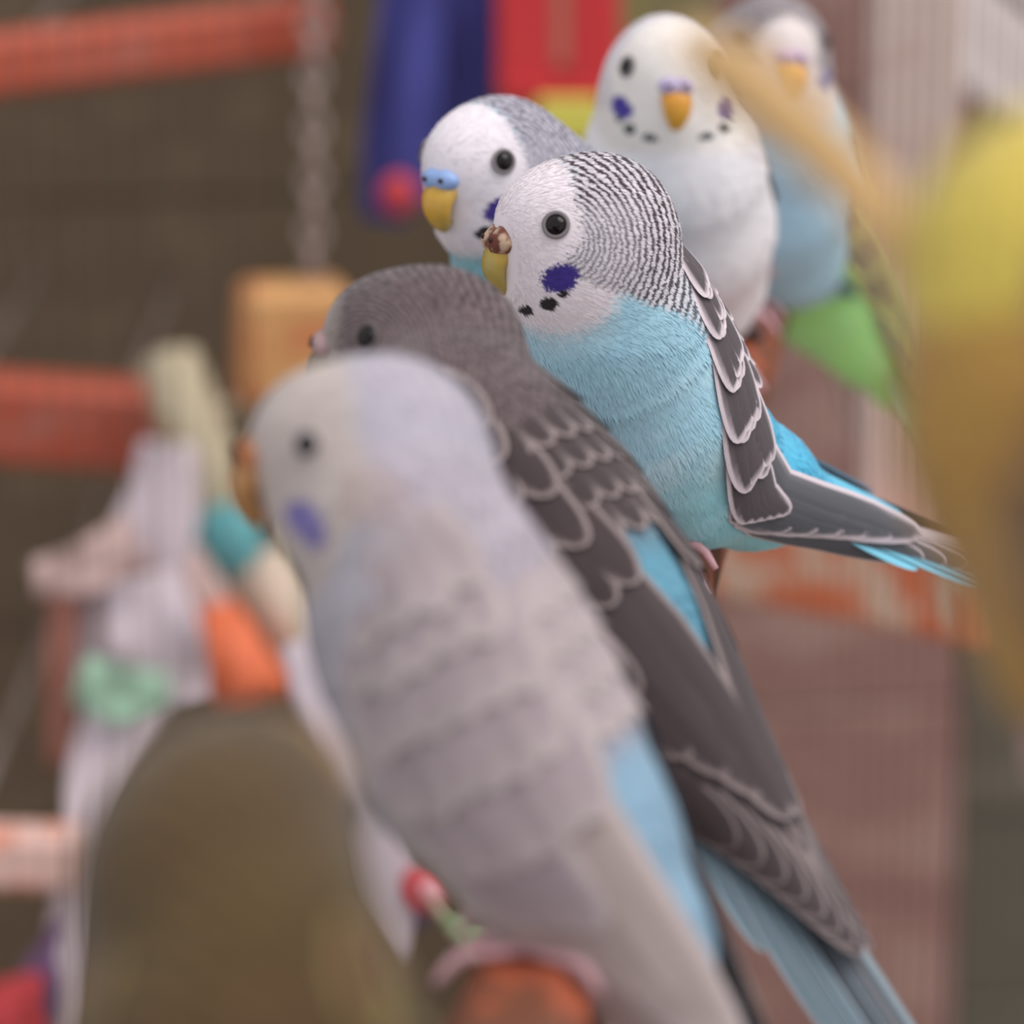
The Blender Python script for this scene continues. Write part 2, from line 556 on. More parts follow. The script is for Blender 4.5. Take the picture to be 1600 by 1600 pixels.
    up = b.hw(smooth_path([(1.05, 0, -.28), (1.40, 0, -.32), (1.54, 0, -.48), (1.54, 0, -.68), (1.45, 0, -.90), (1.38, 0, -1.02)], 14))
    hwid = np.interp(np.linspace(0, 1, 14), [0, .3, .55, .8, 1], [.31, .31, .26, .15, .02]) * b.hs
    htk = np.interp(np.linspace(0, 1, 14), [0, .3, .55, .8, 1], [.22, .21, .17, .11, .02]) * b.hs
    v, ff = loft_ring(up, hwid, htk, side_h)
    beak = mesh_obj('beak', v, ff, b.mat_beak, root, org)
    lo_ = b.hw(smooth_path([(1.0, 0, -.72), (1.26, 0, -.80), (1.35, 0, -.92)], 7))
    v, ff = loft_ring(lo_, np.array([.26, .25, .23, .2, .16, .11, .04]) * b.hs, np.array([.14, .14, .13, .11, .09, .06, .02]) * b.hs, side_h)
    mesh_obj('lower_mandible', v, ff, b.mat_beak, beak, org)
    rows = []
    nr_, nc_ = 16, 28
    th = np.linspace(0, math.pi, nr_); ph = np.linspace(0, 2 * math.pi, nc_, endpoint=False)
    T, Q = np.meshgrid(th, ph, indexing='ij')
    uu = np.stack([np.sin(T) * np.cos(Q), np.cos(T), np.sin(T) * np.sin(Q)], -1).reshape(-1, 3)
    bump = 1 - .22 * np.exp(-(uu[:, 1] / .22) ** 2)
    cer = np.array([1.40, 0, -.10]) + uu * np.array([.22, .37, .21]) * b.cere_s * np.c_[bump, np.ones_like(bump), bump]
    cer += np.c_[.035 * NZ(cer, 5.0) * b.crust, np.zeros(len(cer)), .02 * NZ(cer + 5, 5.0) * b.crust]
    cere = mesh_obj('cere', b.hw(cer), grid_faces(nr_, nc_, True), b.mat_cere, root, org)
    for s in (-1, 1):
        v, ff = ellipsoid(b.hw((1.605, s * .17, -.05)), b.HM * np.array([[.03], [.05], [.045]]) * b.hs, 8, 10)
        mesh_obj('nostril', v, ff, NOSTRIL, cere, org)
    # wings
    def surf(sd):
        def g(t, phi, off):
            x = 2.1 - t
            R = np.interp(t, TF, RF) * b.plump + off + .05
            zc = np.interp(-x, [-c[0] for c in TRUNK], [c[1] for c in TRUNK]) + b.zbend(x) * 1.0
            zc = zc + .012 * np.maximum(0, t - 6.0) ** 1.5
            a = np.radians(phi)
            return b.tw(np.stack([x, b.ybend(x) + sd * R * np.sin(a), zc + R * np.cos(a)], -1))
        return g
    phd = lambda t: np.interp(t, [-.5, 1, 3, 5, 7, 9.5], b.wing_top)
    phv = lambda t: np.interp(t, [-.5, .5, 2, 4, 5.5, 7, 8.5, 9.5], b.wing_low)
    wl = b.wing_len
    for sd in ((1, -1) if not b.one_wing else (b.one_wing,)):
        g = surf(sd)
        tt = np.linspace(.1, 8.6 * wl, 26); fv = np.linspace(.04, .94, 12)
        Tm, Fm = np.meshgrid(tt, fv, indexing='ij')
        edge = 1 - .55 * sst(5.0, 8.6, Tm)
        pm = phd(Tm) + (phv(Tm) - phd(Tm)) * (.5 + (Fm - .5) * edge)
        vw = g(Tm.ravel(), pm.ravel(), np.full(Tm.size, .0))
        cw = np.tile(b.colors['wing_dark'], (len(vw), 1))
        wing = mesh_obj('wing', vw, grid_faces(26, 12), FEATHER, root, org, dict(col=cw))
        dk, pl, gy = b.colors['wing_dark'], b.colors['wing_edge'], b.colors['wing_flight']
        items = []
        # flight feathers first: (t0, f0, t1, f1, width, height, colours, margin, tip)
        for i in range(8):
            k = i / 7
            items.append((2.6 + .2 * k, .55 + .40 * k, (9.3 - 2.1 * k ** 1.3) * wl, .34 + .46 * k, .66, .04 + .018 * i, (gy, pl, gy * .8), .045, .3))
        for i in range(6):
            k = i / 5
            items.append((2.3, .08 + .62 * k, (7.3 - 2.3 * k) * (.5 + .5 * wl), .10 + .66 * k, .76, .26 - .020 * i, (gy, pl, gy * .8), .095, .38))
        for i in range(5):
            k = i / 4
            items.append((1.9, .42 + .5 * k, 4.9 - .5 * k, .44 + .44 * k, .62, .28 - .01 * i, (dk, pl, dk * .8), .07, .4))
        for r_, (t0, n_, ln, wd) in enumerate(((1.55, 6, 1.75, .66), (1.0, 6, 1.45, .62), (.5, 6, 1.2, .58), (.0, 5, 1.0, .55), (-.4, 4, .9, .5))):
            for i in range(n_):
                k = (i + (.5 if r_ % 2 else .15)) / n_
                items.append((t0 + RNG.uniform(-.06, .06), .02 + .95 * k, t0 + ln * 1.25 + RNG.uniform(-.08, .08), .04 + .9 * k, wd * 1.15, .30 + .035 * r_, (dk, pl), .10, .5))
        if not hi and b.detail == 0:
            items = items[::2]
        for j, (t0, f0, t1, f1, wd, h, cc, mg, tp_) in enumerate(items):
            Lf = t1 - t0
            def fn(v, off, t0=t0, f0=f0, t1=t1, f1=f1, h=h, wd=wd):
                t = t0 + (t1 - t0) * v
                fr = f0 + (f1 - f0) * sst(0, 1, v)
                R = np.interp(t, TF, RF) * b.plump
                mid = phd(t) + (phv(t) - phd(t)) * fr
                return g(t, mid + np.degrees(off / np.maximum(R, .3)), h * (.4 + .6 * v) * .45 + .03 * (1 - (2 * off / wd) ** 2) + .015)
            v, ff, c = make_feather(fn, Lf, wd, cc, mg * b.edge_w, hi, tp_, seed=j + 10 * sd)
            mesh_obj('feather', v, ff, FEATHER, wing, org, dict(col=c))
    # mantle scallops between the wings
    if b.mantle:
        g1 = surf(1)
        mrows = [(.5, 6, .9, .50), (.95, 6, .95, .54), (1.4, 6, 1.05, .58), (1.85, 5, 1.15, .62)]
        Tm, Pm = np.meshgrid(np.linspace(.7, 2.8, 10), np.linspace(-44, 44, 9), indexing='ij')
        vm = g1(Tm.ravel(), Pm.ravel(), np.full(Tm.size, .005))
        gm = mesh_obj('mantle', vm, grid_faces(10, 9), FEATHER, root, org, dict(col=np.tile(b.colors['wing_dark'], (len(vm), 1))))
        for r_, (t0, n_, ln, wd) in enumerate(mrows):
            for i in range(n_):
                ph0 = (-44 + 88 * (i + (.5 if r_ % 2 else .25)) / n_)
                def fn(v, off, t0=t0, ln=ln, ph0=ph0, r_=r_, wd=wd):
                    t = t0 + ln * v
                    R = np.interp(t, TF, RF) * b.plump
                    return g1(t, ph0 * (1 - .1 * v) + np.degrees(off / np.maximum(R, .3)), .02 + .05 * v + .018 * (4 - r_) + .02 * (1 - (2 * off / wd) ** 2))
                v, ff, c = make_feather(fn, ln, wd, (b.colors['wing_dark'], b.colors['wing_edge']), .10 * b.edge_w, hi, .5, seed=i + 7 * r_)
                mesh_obj('feather', v, ff, FEATHER, gm, org, dict(col=c))
    # tail
    ta = math.radians(b.tail_lift)
    tdir = unit(np.array([-math.cos(ta), math.tan(math.radians(b.tail_yaw)) * math.cos(ta), math.sin(ta)])); tup = np.array([math.sin(ta), 0, math.cos(ta)])
    tbase = np.array([-3.6, float(b.ybend(-3.6)), .30 + float(b.zbend(-3.6))])
    vt, ft = loft_ring(b.tw(tbase + np.outer(np.linspace(-.6, 2.6, 8), tdir) + np.outer(np.linspace(.0, .14, 8), tup)), np.linspace(.82, .30, 8), np.linspace(.60, .28, 8), b.TM[1], 14)
    tail = mesh_obj('tail', vt, ft, FEATHER, root, org, dict(col=np.tile(b.colors['rump'] * .5 + b.colors['tail_side'] * .5, (len(vt), 1))))
    spec_t = []
    for k in range(5, -1, -1):
        for s in ((1, -1) if k else (1, -1)):
            spec_t.append((k, s))
    for k, s in spec_t:
        Lf = (9.6 - 1.25 * k - (.5 if k == 5 else 0)) * b.tail_len
        lat0, lat1 = s * (.10 + .07 * k), s * (.12 + .15 * k) * b.tail_fan
        cc = (b.colors['tail_mid'], b.colors['tail_edge'], b.colors['tail_shaft']) if k == 0 else (b.colors['tail_side'], b.colors['tail_edge'], b.colors['tail_shaft'])
        def fn(v, off, lat0=lat0, lat1=lat1, Lf=Lf, k=k, s=s):
            y = lat0 + (lat1 - lat0) * v + off
            z = .14 - .035 * k - .22 * y * y - .02 * s * (k == 0)
            return b.tw(tbase + np.outer(v * Lf, tdir) + np.outer(y, [0, 1, 0]) + np.outer(z, tup))
        v, ff, c = make_feather(fn, Lf, .62 if k else .56, cc, .05, hi, .55, seed=k + 3 * s)
        mesh_obj('tail_feather', v, ff, FEATHER, tail, org, dict(col=c))
    # feet on the perch
    hd = np.array([b.TM[0][0], b.TM[0][1], 0]); hd = unit(hd)
    if b.foot_dir is not None: hd = unit(b.foot_dir)
    sd_ = np.cross([0, 0, 1], hd)
    for s in (-1, 1):
        c = b.foot + sd_ * s * .75
        hip = b.tw((-.9, s * .55 + float(b.ybend(-.9)), -1.1))
        leg = mesh_obj('leg', *tube(smooth_path([c + [0, 0, .16], c + [0, 0, .45] - hd * .12, c * .45 + hip * .55, hip], 10), [.11, .11, .11, .12, .13, .15, .18, .2, .24, .26]), LEGSKIN, root, org)
        for fd, sp, ln in ((1, .16, .95), (1, -.2, .8), (-1, .2, .8), (-1, -.16, .65)):
            q = [c + [0, 0, .14], c + hd * fd * .3 + sd_ * sp + [0, 0, .12], c + hd * fd * ln * .8 + sd_ * sp * 1.7 + [0, 0, .08], c + hd * fd * (ln + .08) + sd_ * sp * 1.9 + [0, 0, -.25]]
            toe = mesh_obj('toe', *tube(smooth_path(q, 9), [.1, .095, .09, .085, .08, .08, .075, .07, .06], 8), LEGSKIN, leg, org)
    return root, b

# ------------------------------------------------------------------ the setting
PERCH_Z = 45.5
def perch_pt(d, dz=0.0):
    return np.array([2.2 + .13 * (d - 60), (d - (CAM[2] - PERCH_Z) * math.sin(PITCH)) / math.cos(PITCH), PERCH_Z + dz])
PERCH_DIR = unit(perch_pt(90) - perch_pt(30))
PERCH_FACE = unit(np.cross(PERCH_DIR, [0, 0, -1])) * 1.0     # across the perch
if PERCH_FACE[0] > 0: PERCH_FACE = -PERCH_FACE

M_FLOOR = plain('floor_tray', lin(120, 108, 96), .8, .2, .2, 40)
v, f = box((0, 80, -1), (130, 0, 0), (0, 90, 0), (0, 0, 1), .1)
floor = tag(mesh_obj('floor', v, f, M_FLOOR, smooth=False), 'dull grey-brown floor under the cage', None, None, 'structure')

OLIVE = painted_wood('olive_boards', lin(92, 76, 58), lin(104, 88, 68), .62, 30)
MAUVE = painted_wood('mauve_boards', lin(150, 112, 104), lin(168, 134, 124), .60, 25)
GREY = painted_wood('grey_boards', lin(96, 92, 80), lin(110, 104, 90), .62, 30)
wall = empty('wall_back', (0, 134, 0))
tag(wall, 'back wall of horizontal wooden boards in three faded paint colours', None, None, 'structure')
WYAW = math.tan(math.radians(9))
wy = lambda x: 134 + WYAW * x
for (x0, x1, m, zo) in ((-110, 3.2, OLIVE, 0.0), (3.3, 16.6, MAUVE, 4.6), (16.7, 110, GREY, 1.5)):
    z = -zo
    while z < 92:
        z0, z1 = max(z, 0), min(z + 7.6, 92)
        if z1 - z0 > .8:
            jit = random.uniform(-.12, .12)
            c = np.array([(x0 + x1) / 2, wy((x0 + x1) / 2) + jit, (z0 + z1) / 2])
            ux = np.array([1, WYAW, 0]); un = unit([-WYAW, 1, 0])
            v, f = box(c, ux * (x1 - x0) / 2, un * .6, (0, 0, (z1 - z0) / 2 - .05), .12)
            mesh_obj('board', v, f, m, wall, (0, 134, 0), smooth=False)
        z += 7.6
ux = np.array([1, WYAW, 0])
v, f = box((0, wy(0) + 1.0, 46), ux * 110, unit([-WYAW, 1, 0]) * .35, (0, 0, 46), .05)
mesh_obj('backing', v, f, plain('wall_backing', lin(92, 76, 58)), wall, (0, 134, 0), smooth=False)

# wire panels of the cage
WIRE = plain('cage_wire', lin(104, 74, 66), .45, .5, .1)
def wire_panel(label, q0, q1, spacing, r=.024, ztop=95.0):
    q0, q1 = np.array([*q0[:2], 0.0]), np.array([*q1[:2], 0.0])
    root = empty('wire_panel', q0); tag(root, label, 'cage panel', 'wire panels of the cage')
    n = int(np.linalg.norm(q1 - q0) / spacing); src = None
    for i in range(n + 1):
        c = q0 + (q1 - q0) * i / n
        if src is None:
            v, f = tube(q0 + np.outer(np.linspace(0, ztop, 4), [0, 0, 1]), r, 8)
            src = mesh_obj('wire', v, f, WIRE, root, q0); o = src
        else:
            o = src.copy(); COL.objects.link(o); o.parent = root
        o.location = (c - q0) * CM
    for z in (.3, 88.0):
        v, f = tube([q0 + [0, -.12, z], q1 + [0, -.12, z]], r * 2, 8)
        mesh_obj('cross_rod', v, f, WIRE, root, q0)
wire_panel('fine upright cage wires in front of the mauve boards', P(1010, 800, 106), P(1660, 800, 88), .68)
wire_panel('fine upright cage wires in front of the olive boards', P(-160, 800, 90), P(400, 800, 93), .62)

# ------------------------------------------------------------------ perches
ORANGE = painted_wood('orange_paint', lin(240, 132, 90), lin(242, 206, 180), .58, 45)
PERCHW = painted_wood('perch_paint', lin(112, 66, 46), lin(168, 84, 56), .60, 70)
RED = painted_wood('red_paint', lin(176, 82, 60), lin(170, 100, 84), .62, 40)
a, c_ = perch_pt(24, -.8), perch_pt(93, -.8)
v, f = bar_box(a, c_, 1.5, 1.6, .35)
main_perch = tag(mesh_obj('perch', v, f, PERCHW, None, a, smooth=False), 'long worn orange wooden perch carrying the row of budgies', 'perch')
main_perch.location = a * CM

BRACKET = plain('bracket_steel', lin(120, 108, 100), .4, .5)
def bracket(parent, c, org):
    mesh_obj('bracket', *tube([c, np.array([c[0], wy(c[0]) - .5, c[2]])], .16, 10), BRACKET, parent, org)
def bar(name, label, cat, p0, p1, w, h, mat, group=None, fix=False):
    v, f = bar_box(p0, p1, w, h, .25)
    c = (np.asarray(p0) + p1) / 2
    o = mesh_obj(name, v, f, mat, None, c, smooth=False); o.location = c * CM
    if fix:
        for k in (.2, .8):
            bracket(o, np.asarray(p0) * (1 - k) + np.asarray(p1) * k, c)
    return tag(o, label, cat, group)
bar('ledge', 'chipped orange wooden bar behind the wing and tail of the sky-blue budgie', 'perch', P(930, 820, 113), P(1575, 930, 94.5), 1.8, 2.5, ORANGE, fix=True)
bar('perch', 'slanting red perch beside the hanging chain, high on the olive boards', 'perch', P(-120, 112, 108), P(508, 38, 116), 1.5, 1.7, RED, fix=True)
bar('perch', 'level red perch behind the cream and teal dowel', 'perch', P(-160, 640, 112), P(262, 668, 114), 2.2, 2.5, RED, fix=True)
bar('perch', 'short pale orange perch beside the white paper strips', 'perch', P(-120, 1335, 98), P(142, 1340, 100), 1.5, 1.55, painted_wood('pale_orange', lin(215, 120, 85), lin(225, 185, 175), .48, 60), fix=True)

# ------------------------------------------------------------------ hanging toys behind the birds
TD = 113.0
T = lambda x, y, dd=0.0: P(x, y, TD + dd)
CREAM = plain('cream_wood', lin(178, 164, 138), .7)
TAN = painted_wood('tan_block', lin(214, 160, 104), lin(205, 130, 85), .56, 60)
TEAL = plain('teal_paint', lin(92, 160, 166), .5)
PINK = plain('pale_pink_wood', lin(192, 162, 156), .7)
ORG = plain('orange_wood', lin(232, 118, 78), .6)
STEEL = plain('chain_steel', lin(150, 130, 122), .35, .6)
PAPER = plain('white_paper', lin(200, 184, 190), .85, .1, .06)
MINT = plain('mint_paper', lin(150, 182, 158), .8)
r0, r1 = P(-700, -172, 114.6), P(1250, -172, 114.6)
rail = tag(mesh_obj('hanging_rail', *tube([r0, r1], .22, 10), STEEL, None, r0), 'steel rail above the boards from which the bird toys hang', 'rail')
rail.location = r0 * CM
for k in (.05, .95): bracket(rail, r0 * (1 - k) + r1 * k, r0)
toy = empty('hanging_toy', T(452, 530)); ho = T(452, 530)
tag(toy, 'hanging wooden toy of tan block, cream and orange dowels on a steel chain', 'bird toy')
n = 16
for i in range(n):
    k = i / (n - 1)
    c = T(505 - 25 * k - 6 * math.sin(k * 5), -165 + 610 * k)
    a = np.linspace(0, 2 * math.pi, 15)[:-1]
    w = np.array([1, 0, 0]) if i % 2 else np.array([0, 1, 0])
    path = np.array([c + .30 * math.cos(t) * w + .52 * math.sin(t) * UPV for t in a])
    tb = []
    for q, t in zip(path, a):
        rd = unit(q - c); nn = np.cross(w, UPV)
        g = np.linspace(0, 2 * math.pi, 8, endpoint=False)
        tb.append(q + .13 * (np.cos(g)[:, None] * rd + np.sin(g)[:, None] * nn))
    mesh_obj('chain_link', np.concatenate(tb), grid_faces(15, 8, True) % (14 * 8), STEEL, toy, ho)
v, f = box(T(455, 535), (1.55, .2, 0), (-.2, 1.2, 0), (0.1, 0, 1.75), .25)
mesh_obj('block', v, f, TAN, toy, ho, smooth=False)
def dowel(name, p0, p1, r, mat, par=None):
    return mesh_obj(name, *tube([p0 + (p1 - p0) * q for q in (0, .02, .5, .98, 1)], np.array([.8, 1, 1, 1, .8]) * r, 14), mat, par or toy, ho)
dw = dowel('dowel', T(262, 560, -2), T(362, 850, -4), .92, CREAM)
dowel('band', T(343, 797, -3.9), T(380, 900, -4.2), .97, TEAL, dw)
dowel('dowel', T(395, 885, -4), T(520, 1060, -5), 1.0, plain('ivory_wood', lin(205, 184, 166), .7))
dw = dowel('dowel', T(268, 885, -5), T(330, 985, -6), 1.0, PINK)
dowel('painted_end', T(322, 972, -6), T(405, 1100, -7), 1.06, ORG, dw)
mesh_obj('cord', *tube(smooth_path([T(440, 600), T(330, 640, -1), T(275, 600, -2)], 10), .18, 8), CREAM, toy, ho)
mesh_obj('cord', *tube(smooth_path([T(470, 610), T(460, 760, -2), T(440, 930, -4.2)], 10), .18, 8), CREAM, toy, ho)
mesh_obj('cord', *tube(smooth_path([T(430, 610), T(330, 760, 0), T(285, 905, -5)], 10), .18, 8), CREAM, toy, ho)

def strip(name, pts, widths, mat, parent, org, thick=.12, n=16, curl=.25):
    """a curled ribbon with thickness hanging along a path"""
    path = smooth_path(pts, n); w = np.interp(np.linspace(0, 1, n), np.linspace(0, 1, len(widths)), widths)
    u = np.linspace(-1, 1, 7); v = []
    for i, (p, ww) in enumerate(zip(path, w)):
        t = unit(path[min(i + 1, n - 1)] - path[max(i - 1, 0)])
        s = unit(np.cross(t, FWD)); nn = np.cross(s, t)
        for sgn in (1, -1):
            uu = u if sgn == 1 else u[::-1]
            v.append(p + np.outer(uu * ww / 2, s) + np.outer(curl * ww * (uu ** 2) * math.sin(i * .5 + 1) + sgn * thick / 2, nn))
    v = np.concatenate(v)
    f = [list(q) for q in grid_faces(n, 14, True)]
    f.append(list(range(14))[::-1]); f.append(list(range((n - 1) * 14, n * 14)))
    return mesh_obj(name, v, f, mat, parent, org)

po = P(215, 820, 108)
ptoy = empty('paper_toy', po)
tag(ptoy, 'white paper shredding toy with mint strip hanging below the level red perch', 'bird toy')
Q = lambda x, y, d=106: P(x, y, d)
strip('paper_strip', [Q(262, 690), Q(248, 800), Q(215, 900), Q(150, 1010), Q(120, 1110)], [1.5, 2.2, 2.6, 2.6, 1.8], PAPER, ptoy, po)
strip('paper_strip', [Q(215, 850, 105), Q(130, 890, 105), Q(50, 905, 105)], [1.8, 1.4, 1.0], PINK, ptoy, po)
strip('paper_strip', [Q(220, 900, 104), Q(245, 1000, 104), Q(262, 1110, 104)], [2.0, 2.6, 2.2], PAPER, ptoy, po)
strip('paper_strip', [Q(120, 1060, 102), Q(190, 1085, 102), Q(265, 1080, 102)], [1.3, 1.6, 1.0], MINT, ptoy, po)
strip('paper_strip', [Q(205, 1080, 103), Q(165, 1200, 102), Q(140, 1330, 101), Q(112, 1480, 100), Q(100, 1640, 100)], [2.2, 2.0, 1.3, 1.4, 1.3], PAPER, ptoy, po)
strip('paper_strip', [Q(100, 930, 105), Q(95, 1050, 105), Q(90, 1200, 105)], [.8, .8, .6], plain('rust_paper', lin(150, 96, 82), .8), ptoy, po)
mesh_obj('hanging_cord', *tube(smooth_path([T(258, 640, -8), Q(262, 665, 105.5), Q(262, 700, 105.9)], 8), .15, 8), CREAM, ptoy, po)

po2 = P(560, 1180, 86)
wtoy = empty('paper_pennant', po2)
tag(wtoy, 'white pointed paper pennant with red bead behind the pale lavender budgie', 'bird toy')
strip('paper_sheet', [P(470, 1000, 88), P(520, 1150, 87), P(575, 1270, 86), P(600, 1390, 86), P(625, 1500, 86)], [1.0, 1.4, 1.7, 1.7, .25], PAPER, wtoy, po2, .1, 18, .1)
strip('dark_strip', [P(600, 1270, 87), P(640, 1370, 87), P(655, 1450, 87)], [.4, .7, .4], plain('violet_paper', lin(84, 66, 92), .8), wtoy, po2)
mesh_obj('hanging_cord', *tube([T(458, 612), P(470, 1005, 88)], .07, 8), CREAM, wtoy, po2)
v, f = ellipsoid(P(662, 1388, 86), np.eye(3) * .55); mesh_obj('bead', v, f, plain('red_bead', lin(190, 62, 66), .3, .5), wtoy, po2)
v, f = ellipsoid(P(674, 1392, 85.4), np.eye(3) * .28); mesh_obj('bead', v, f, plain('pink_bead', lin(225, 160, 165), .3, .5), wtoy, po2)

strip('paper_strip', [P(700, 1440, 84), P(790, 1500, 81), P(815, 1580, 80), P(800, 1680, 80), P(780, 1800, 80)], [.3, 1.2, 1.9, 2.0, 1.8], plain('green_paper', lin(150, 190, 130), .8), wtoy, po2)
mesh_obj('knot_cord', *tube([P(662, 1388, 86), P(702, 1442, 84)], .1, 8), CREAM, wtoy, po2)
strip('paper_strip', [P(100, 1440, 100), P(75, 1490, 100), P(62, 1550, 100), P(50, 1620, 100), P(45, 1700, 100)], [.3, .7, 1.4, 1.6, 1.6], plain('purple_paper', lin(112, 82, 118), .8), ptoy, po)
strip('paper_strip', [P(66, 1530, 99.6), P(20, 1565, 99), P(25, 1600, 98.6), P(40, 1660, 98.6)], [.5, 1.4, 1.7, 1.7], plain('red_paper', lin(176, 58, 62), .8), ptoy, po)

# blue fabric toy
BLUE = plain('blue_fleece', lin(72, 72, 136), .9, .1, .12, 120)
bo = P(670, 60, 114)
bt = empty('fleece_toy', bo); tag(bt, 'bundle of blue fleece strips with a red knot hanging beside the red feeder', 'bird toy')
strip('fleece_strip', [P(640, -160, 116), P(640, 0, 115), P(632, 110, 115), P(615, 220, 115), P(600, 345, 115)], [1.6, 1.8, 1.9, 1.9, 1.4], BLUE, bt, bo)
strip('fleece_strip', [P(720, -160, 116), P(722, 0, 115), P(722, 120, 115), P(712, 230, 115), P(690, 300, 115)], [2.0, 2.0, 2.0, 1.7, 1.2], BLUE, bt, bo)
strip('fleece_strip', [P(668, -160, 114), P(668, 0, 114), P(655, 130, 113), P(645, 260, 113), P(650, 320, 113)], [.9, 1.0, 1.3, 1.3, .9], BLUE, bt, bo)
v, f = ellipsoid(P(622, 303, 111.8), np.diag([.55, .45, .6])); mesh_obj('knot', v, f, plain('red_knot', lin(196, 66, 72), .7), bt, bo)

# red feeder with a yellow tray
fo = P(875, 165, 113)
fd = empty('seed_feeder', fo); tag(fd, 'red plastic seed feeder with a yellow tray hanging above the grey-headed budgie', 'feeder')
RP = plain('red_plastic', lin(188, 30, 34), .4, .5, .06); YP = plain('yellow_plastic', lin(196, 186, 76), .45, .5, .06)
def fbox(name, x0, x1, y0, y1, d, dep, mat, par, bev=.15):
    a = P(x0, y0, d); b_ = P(x1, y0, d); c = P(x0, y1, d); e = P(x1, y1, d)
    v, f = box((a + b_ + c + e) / 4, (b_ - a) / 2, FWD * dep / 2, (a - c) / 2, bev)
    return mesh_obj(name, v, f, mat, par, fo, smooth=False)
bdy = fbox('body', 776, 872, -176, 150, 113, 2.4, RP, fd)
fbox('body_side', 866, 968, -176, 150, 113.4, 2.4, RP, fd)
fbox('window', 862, 888, -80, 108, 112, .5, plain('seed_window', lin(160, 92, 74), .3, .5), bdy, .1)
fbox('rim', 782, 962, 128, 160, 111.6, .6, RP, fd, .1)
fbox('tray', 836, 940, 160, 232, 112.2, 3.0, YP, fd)
go = P(1020, 30, 119)
v, f = box(P(1015, 20, 119), (1.9, 0, 0), FWD * 1.5, UPV * 2.3, .4)
o = mesh_obj('nest_box', v, f, painted_wood('olive_paint', lin(140, 132, 84), lin(120, 110, 80), .6, 60), None, go, smooth=False); o.location = go * CM
bracket(o, P(1015, 20, 119), go)
tag(o, 'small olive-green nest box behind the head of the white budgie', 'nest box')

# pale post and white slats at the right
pb = P(1412, 828, 99); pb = pb + np.array([0, .6, 0.0])
v, f = box(pb + [0, 0, 13], (1.15, 0, 0), (0, .6, 0), (0, 0, 13), .2)
o = mesh_obj('post', v, f, painted_wood('bare_wood', lin(214, 190, 180), lin(200, 168, 158), .62, 30), None, pb, smooth=False); o.location = pb * CM
tag(o, 'pale pinkish bare wooden post standing on the chipped orange bar', 'post')
so = P(1550, 60, 124)
sh = empty('shutter', so); tag(sh, 'white slatted shutter leaning beside the pale wooden post', 'shutter')
WHITE = plain('white_slat', lin(214, 200, 196), .6)
for (x0, y0, x1, y1) in ((1440, -70, 1680, 140), (1440, 30, 1690, 248), (1480, -160, 1720, 50)):
    v, f = bar_box(P(x0, y0, 124), P(x1, y1, 124), .5, 1.55, .12, UPV)
    mesh_obj('slat', v, f, WHITE, sh, so, smooth=False)
v, f = bar_box(P(1676, -220, 124.6), P(1690, 420, 124.6), .8, 1.6, .12)
mesh_obj('frame', v, f, WHITE, sh, so, smooth=False)

# dry reed and side perch in the foreground
rp = smooth_path([P(1060, 55, 33), P(1165, 128, 32.5), P(1270, 222, 32), P(1370, 330, 31.5), P(1450, 470, 31), P(1530, 720, 30.6), P(1690, 1080, 30.6)], 30)
o = mesh_obj('dry_reed', *tube(rp, np.interp(np.linspace(0, 1, 30), [0, .12, .6, 1], [.10, .30, .24, .2]), 12), plain('dry_reed', lin(196, 158, 108), .7), None, rp[-1]); o.location = rp[-1] * CM
tag(o, 'tan dry reed arching over in front of the blue-breasted budgie', 'reed')
bar('perch', 'golden brown wooden perch under the yellow budgie', 'perch', P(1640, 1160, 31.4), P(2600, 1120, 31.4), 1.2, 1.1, painted_wood('golden_wood', lin(176, 136, 52), lin(160, 120, 60), .6, 60))

# ------------------------------------------------------------------ the birds
VIOLET = tuple(lin(62, 46, 128)); BLACK = tuple(lin(44, 34, 38))
def spots_std(op=1.0, vio=VIOLET, blk=BLACK, n=2):
    s = [(.86, -.66, .27, .21, -.5, vio, .8, op)]
    if n: s += [(1.06, -1.04, .115, .115, 0, blk, .25, op), (1.32, -1.15, .075, .085, 0, blk, .25, op), (.86, -.90, .07, .06, 0, blk, .3, op)]
    return s
def colors(**k):
    return {a: lin(*b) for a, b in k.items()}
RINGG = plain('grey_eye_ring', lin(128, 120, 122), .8)
RINGD = plain('dark_eye_ring', lin(104, 92, 92), .8)
RINGP = plain('pale_eye_ring', lin(190, 178, 176), .7)
def beak_mat(name, top, tip):
    n = NT(name); sp = n.node('ShaderNodeSeparateXYZ')
    nz = n.noise(n.obj(), 160.0, 3)
    return n.done(n.mix(n.step(nz, .35, .65), tuple(top), tuple(tip)), .35, 0, .45)
BASE = dict(plump=1.0, hs=1.0, tail_lift=0, tail_yaw=0, tail_len=1.0, tail_fan=1.0, wing_len=1.0, wing_top=[55, 46, 38, 34, 22, 6], one_wing=0, wing_low=[95, 116, 124, 116, 104, 88, 66, 50],
            cere_s=1.0, eye=(.74, .85, .12), cap_front=.42, bars_to=.6, bar_size=1.0, amp=1.0, edge_w=1.0, mantle=True, detail=1, fluff=9000, fluff_w=.06,
            seed=0.0, crust=0.0, foot_dir=PERCH_FACE, mat_ring=RINGG)
def bird(label, group=None, name='budgerigar', **k):
    s = dict(BASE); s.update(k)
    return build_bird(name, label, group, s)
G = 'budgies perched in a row'

